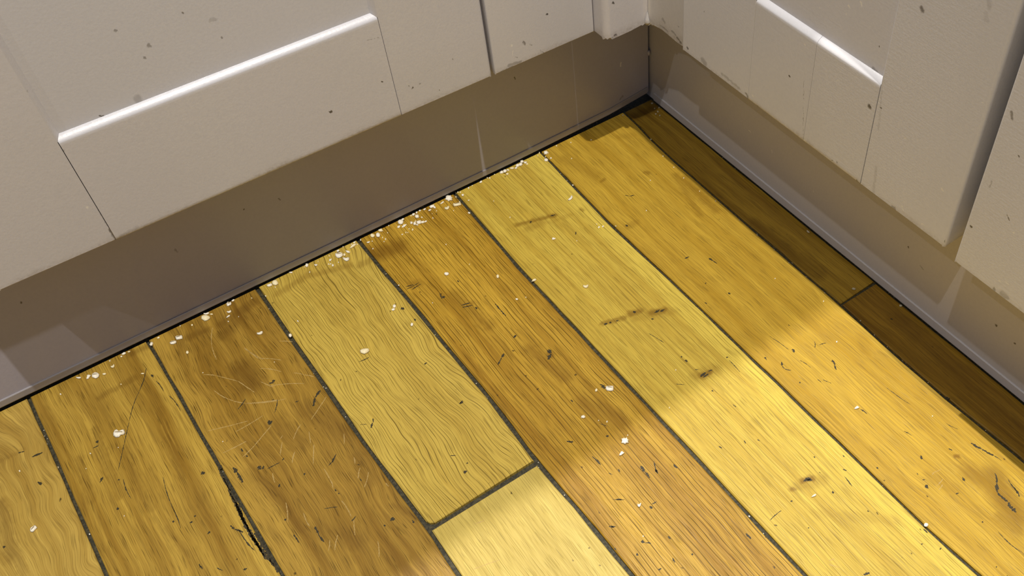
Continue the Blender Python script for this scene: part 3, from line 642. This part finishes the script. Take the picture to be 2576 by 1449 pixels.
# cx, cy, w, h, angle, shape, label, crease, material
BIG = [
 (300,1090,29,20,-5,'b','large butterfly-shaped oat flake alone on the second board from left',2,0),
 (84,1330,19,11,-48,'r','slanted parallelogram oat flake on the leftmost board at lower left',1,0),
 (917,883,23,15,-8,'q','large smooth four-sided oat flake alone mid wavy-grained board',0,1),
 (992,770,9,9,0,'k','knobbly white oat bit, upper half of a touching pair on the wavy-grained board',0,0),
 (989,778,9,7,-15,'d','small white oat bit, lower half of a touching pair on the wavy-grained board',0,0),
 (1036,816,7,8,20,'o','small round oat near the right edge of the wavy-grained board',0,0),
 (730,843,8,9,0,'o','small oat lying on the joint left of the wavy-grained board',0,0),
 (653,838,16,8,-12,'c','thin curved whitish oat on the brown flecked board',0,0),
 (1123,688,12,10,0,'d','bright white oat alone on the upper orange lined board',0,0),
 (1252,695,7,9,0,'o','tiny ring-like oat near the right edge of the orange lined board',0,1),
 (1343,705,13,8,-8,'l','oat shell lying across the joint left of the yellow knotted board',0,1),
 (1473,720,14,9,5,'c','dish-shaped oat flake alone on the yellow board above the knot row',0,1),
 (1435,499,15,8,-45,'c','white crescent oat flake on the yellow board near the top joint',0,0),
 (1393,600,9,7,10,'b','small heart-shaped white oat on the upper yellow board',0,0),
 (1300,752,7,5,0,'d','small white oat bit on the orange lined board near the tiny ring-like oat',0,0),
 (1534,977,19,15,0,'r','squarish creased oat flake beside a dark dent on the orange lined board',2,0),
 (1500,981,6,8,25,'o','tiny oval oat just left of the squarish creased flake',0,1),
 (1467,1048,13,8,5,'k','small ragged white oat flake below the squarish creased one',0,0),
 (1572,1108,20,17,10,'k','large ragged white oat flake at the shadow edge on the orange board',0,0),
 (1564,1140,14,11,-10,'t','pinkish oat chip just below the large ragged white flake',0,0),
 (1608,1270,9,12,10,'c','small white notched oat on the lower orange board',0,0),
 (2330,1320,11,10,0,'o','oat lodged on the joint right of the yellow board, bottom right',0,0),
 (2047,1247,13,8,-12,'l','white oat flake below the pair of knots on the bright yellow board',0,0),
 (2156,1025,14,8,0,'t','small white arrow-like oat on the bright golden board',0,0),
 (2148,726,11,6,10,'d','dull grey oat on the dark strip just above its cross joint',0,2),
 (2266,768,8,7,10,'d','dull speck of oat at the foot of the right plinth',0,2),
 (517,799,22,15,0,'q','big round cream oat flake against the left plinth, third board',0,1),
 (519,789,14,5,-8,'c','curved oat sliver touching the top of the big round cream flake',0,0),
 (531,790,9,5,15,'l','small oat sliver right of the big round cream flake',0,1),
 (576,765,12,12,0,'b','heart-shaped white oat against the left plinth on the brown third board',1,0),
 (586,755,8,5,-25,'d','small oat just above right of the heart-shaped one',0,0),
 (576,784,11,6,-10,'c','little crescent oat below the heart-shaped oat',0,0),
 (574,796,11,4,-28,'l','thin slanted oat sliver below the little crescent oat',0,0),
 (450,849,17,10,-12,'r','upper of two creased oats side by side on the third board near the plinth',1,0),
 (435,861,18,10,-15,'d','lower of two creased oats side by side on the third board near the plinth',1,0),
 (398,849,7,5,-20,'d','dim oat bit left of the two creased oats by the plinth',0,1),
 (381,865,8,11,25,'k','white oat chip at the top end of the joint between second and third boards',0,0),
 (471,886,7,7,0,'o','small round oat below the two creased oats',0,1),
 (311,889,12,6,-25,'d','oat flake tucked under the plinth edge, second board from left',0,0),
 (324,884,7,4,-15,'d','tiny oat right beside the flake tucked under the plinth edge',0,1),
 (283,921,10,9,-20,'c','curled hollow oat on the second board near the plinth',0,1),
 (222,947,14,10,-28,'t','pointed cream oat left of the large folded oat near the plinth',0,0),
 (240,944,19,14,-8,'o','large folded oat with a crease, near the plinth at far left',1.5,0),
 (262,940,10,6,-5,'d','small translucent oat right of the large folded oat',0,1),
 (197,950,13,5,8,'c','thin white oat, leftmost along the left plinth',0,0),
 (358,939,9,5,8,'l','small cream wedge of oat beside the long hairline scratch',0,1),
 (692,711,17,13,20,'q','large five-sided oat at the joint left of the wavy board, by the plinth',0,1),
 (678,717,13,7,-18,'r','rectangular white oat touching the five-sided one at the plinth',0,0),
 (731,685,10,5,12,'l','small white oat wedge at the plinth above the wavy-grained board',0,0),
 (772,667,8,10,25,'k','white oat chip at the plinth, middle of the wavy-grained board top',0,0),
 (794,666,8,6,15,'c','small curved white oat right of the white chip at the plinth',0,0),
 (853,641,19,14,-8,'o','large round creased oat at the plinth on the wavy-grained board',1.5,0),
 (870,651,17,11,12,'c','domed oat flake just below right of the large round creased oat',0,0),
 (875,633,12,6,18,'d','oval oat just above the domed flake, wavy-grained board',0,0),
 (866,640,6,8,10,'d','yellowish sliver of oat between the round creased oat and the domed one',0,1),
 (850,630,8,6,-20,'d','small oat chip on top of the round creased oat against the plinth',0,0),
 (888,619,19,8,-28,'l','long cream oat against the plinth at the right end of the wavy-grained board',0,1),
 (891,609,7,4,-25,'d','small oat above the long cream oat, under the plinth edge',0,0),
 (831,653,5,9,38,'c','thin curved oat left of the large round creased oat',0,0),
 (837,667,6,6,0,'k','small frayed oat bit below the thin curved oat',0,0),
 (926,609,9,4,-10,'c','thin white shred of oat on the dark patch of the orange board',0,0),
 (937,592,12,9,8,'q','smooth cream oat, lower left of a trio at the plinth on the orange board',0,1),
 (951,591,11,11,0,'o','round white oat, lower right of a trio at the plinth on the orange board',0,0),
 (958,579,12,9,20,'t','pointed cream oat, topmost of a trio at the plinth on the orange board',0,1),
 (1008,558,15,12,-20,'o','oval cream oat at the plinth, left of the oat cluster on the orange board',0,0),
 (1013,551,7,6,-30,'d','small chip perched above the oval cream oat at the plinth',0,0),
 (1003,570,8,6,-35,'o','small white oat just below the oval cream oat',0,0),
 (1018,567,10,7,-20,'b','broken white oat right below the oval cream oat',0,0),
 (1035,560,7,7,0,'k','left end piece of the row of broken oats on the orange board',0,0),
 (1043,562,8,9,0,'k','second piece from left in the row of broken oats on the orange board',0,0),
 (1054,559,11,9,-10,'r','broad middle piece of the row of broken oats on the orange board',0,0),
 (1063,558,8,6,-10,'r','fourth piece in the row of broken oats on the orange board',0,0),
 (1070,557,8,5,-10,'l','right end piece of the row of broken oats on the orange board',0,0),
 (1049,565,8,3,25,'d','sliver under the middle of the row of broken oats',0,0),
 (1049,544,12,9,15,'k','largest lump of the oat cluster hugging the plinth on the orange board',0,0),
 (1040,539,9,6,-25,'k','left lump of the oat cluster hugging the plinth on the orange board',0,0),
 (1048,534,5,7,10,'d','upper chip of the oat cluster hugging the plinth on the orange board',0,0),
 (1087,519,14,7,-22,'k','white oat lump against the plinth, left of the slim white oat',0,0),
 (1093,521,7,6,30,'d','small chip at the right end of the white oat lump by the plinth',0,0),
 (1081,528,8,4,-28,'d','small slanted oat below the white oat lump by the plinth',0,0),
 (1068,526,8,4,-28,'d','small oat left of the white oat lump, against the plinth',0,0),
 (1056,529,6,4,-20,'d','tiny oat above the cluster, under the plinth edge on the orange board',0,0),
 (1112,510,11,4,-25,'l','slim white oat beside the big rough lump at the plinth',0,0),
 (1129,498,20,15,15,'k','big rough white oat lump against the plinth near the yellow board joint',0,0),
 (1150,514,20,9,-10,'r','rectangular creased oat on the joint by the big rough lump',1,1),
 (1124,523,13,9,-5,'c','cream crescent oat below the big rough lump',0,1),
 (1164,490,6,6,0,'o','small round oat at the top of the yellow board near the plinth',0,0),
 (1180,535,7,5,15,'d','small white oat on the joint between orange and yellow boards',0,0),
 (1262,433,11,7,-10,'k','left lump of the long oat pile against the plinth on the yellow board',0,0),
 (1270,430,11,8,-15,'k','white heaped piece of the long oat pile against the plinth',0,0),
 (1276,437,7,5,-10,'d','lowest cream chip below the long oat pile',0,1),
 (1278,427,7,4,10,'d','narrow chip bridging the two halves of the long oat pile',0,0),
 (1287,423,12,6,10,'l','flat oat flake in the middle of the long oat pile',0,1),
 (1298,422,7,5,-15,'d','small chip at the lower edge of the long oat pile',0,0),
 (1302,416,11,8,-25,'k','knobbly piece right of the middle of the long oat pile',0,0),
 (1310,413,10,8,-15,'k','broad cream piece near the right end of the long oat pile',0,0),
 (1313,406,9,7,0,'k','topmost white piece of the long oat pile touching the plinth',0,0),
 (1321,408,8,7,20,'c','curled oat at the right end of the long oat pile',0,0),
 (1373,384,12,9,-10,'k','crumbly white oat lump at the plinth where yellow and golden boards meet',0,0),
 (1374,402,10,7,5,'o','round white oat on the top of the joint between yellow and golden boards',0,0),
 (1210,457,7,7,15,'t','small pointed white oat at the plinth on the yellow board',0,0),
 (2033,582,10,5,35,'d','patch of pale dust at the foot of the right plinth, upper strip',0,2),
]
for cx, cy, w, hh, an, shp, lab, cr, mm in BIG:
    i = col_of(at(cx, cy))
    zz = .0012 if lab.startswith(('white heaped', 'topmost white', 'small chip perched', 'small oat chip on top')) else (-.0006 if i == 7 else 0.0)
    if i == 3: zz += .0004
    oat(cx, cy, w*1.06, hh*1.06, an, shp, (OAT, OATY, OATD)[mm], zz+.0001, lab, G1 if 'plinth' in lab else G2, cr)

CRUMBS = [(1326,412,5,5),(1378,384,5,5),(1372,394,3,3),(1386,397,4,6),(1353,391,6,2),(1438,398,3,4),(1357,384,6,4),(1232,447,4,5),(1226,447,4,3),(1244,438,3,3),(1400,366,4,4),(1436,358,3,4),(1443,465,4,3),(1034,542,5,3),(1061,546,5,4),(1013,570,5,5),(1045,556,4,4),
 (1038,577,6,5),(1029,575,3,3),(1021,584,4,3),(1026,584,3,2),(1012,589,5,3),(975,585,3,4),(962,597,3,5),(970,601,5,4),(966,607,3,3),(936,606,3,3),(1147,495,3,5),(1158,483,3,5),(1147,485,5,4),(1152,483,4,4),(1179,503,5,3),(1179,472,4,5),(1188,466,3,3),(1156,507,3,3),(1098,530,3,3),(1087,537,2,2),(1089,548,4,3),(1141,529,2,3),(978,567,3,3),
 (692,722,3,3),(779,684,4,3),(884,614,4,4),(898,614,4,3),(828,643,4,3),(827,664,4,3),(832,663,4,3),(851,659,3,3),(938,625,4,4),(907,603,5,3),(863,620,3,3),(800,657,4,2),(765,671,3,2),
 (574,808,4,3),(483,817,5,6),(453,819,3,3),(600,796,3,2),(633,749,3,3),(305,896,6,4),(276,907,4,4),(152,991,4,6),(304,966,3,4),(524,795,3,3),
 (49,1184,5,5),(227,1140,4,4),(297,1125,3,3),(225,1343,4,5),(117,1116,6,4),(146,1175,5,3),(312,1297,4,3),(216,1178,3,4),(749,807,6,4),(820,976,3,3),(1198,964,3,3),(1003,717,4,4),(1181,664,3,3),(1122,614,3,3),(1088,761,3,2),(668,744,4,3),
 (1323,747,3,3),(1517,569,5,5),(1507,571,5,5),(1501,563,3,3),(1451,605,3,3),(1549,568,3,3),(1441,465,4,4),(1626,529,3,3),(1636,453,3,3),(1527,1060,5,4),(1506,1057,3,3),(1579,1094,4,3),(1684,1025,5,3),(1618,1348,4,4),(1885,1298,5,5),(2346,1046,3,5),(2105,859,4,6),(2072,757,4,4),
 (1595,299,3,7),(1567,289,4,4),(1638,350,5,4),(1487,351,3,3),(1641,259,5,9),(1655,280,5,5),(1650,286,5,4),(1660,290,4,4),(1647,272,4,4),(1658,270,4,5),(1242,505,3,3),(1283,546,3,3),(510,937,3,3),(560,1110,3,3),(690,910,3,3),(1420,1245,3,3),(1700,930,3,3),(1950,700,3,3),(1800,505,3,3),
 (1720,447,3,3),(1760,480,3,3),(1812,512,3,3),(1860,553,3,3),(1905,592,3,3),(1948,628,3,3),(1985,660,3,3),(2028,696,3,3),(2075,736,3,3),(2165,806,4,4),(2200,842,4,4),(2232,872,3,3),(2280,912,3,3),(2335,962,3,3),(2440,1045,3,3),(2480,1082,3,3),(1695,420,3,3),(1668,392,3,3)]
for cx, cy, w, hh in CRUMBS:
    p = at(cx, cy); i = col_of(p); edge = p.y > -.055
    jd = min(abs(p.x-jx(k, p.y)) for k in range(1, 8))
    dusty = i == 7 or abs(p.x-jx(7, p.y)) < .004
    if dusty and jd < .004: lab, g = 'pinhead crumb caught in the joint along the dark narrow strip', 'crumbs in the joint of the dark strip'
    elif jd < .0016: lab, g = 'pinhead oat crumb stuck in a dark floorboard joint', 'crumbs in the floor joints'
    elif edge: lab, g = 'pinhead oat crumb near the left plinth on the ' + BOARD[i], 'crumbs along the left plinth, ' + BOARD[i]
    else: lab, g = 'pinhead oat crumb out on the ' + BOARD[i], 'loose crumbs on the ' + BOARD[i]
    z = (-.0021 if jd < .0012 else -.0006 if i == 7 else .0004 if i == 3 else 0)
    oat(cx, cy, w, hh, rnd.uniform(0, 180), 'd', OATD if dusty else None, z, lab, g)
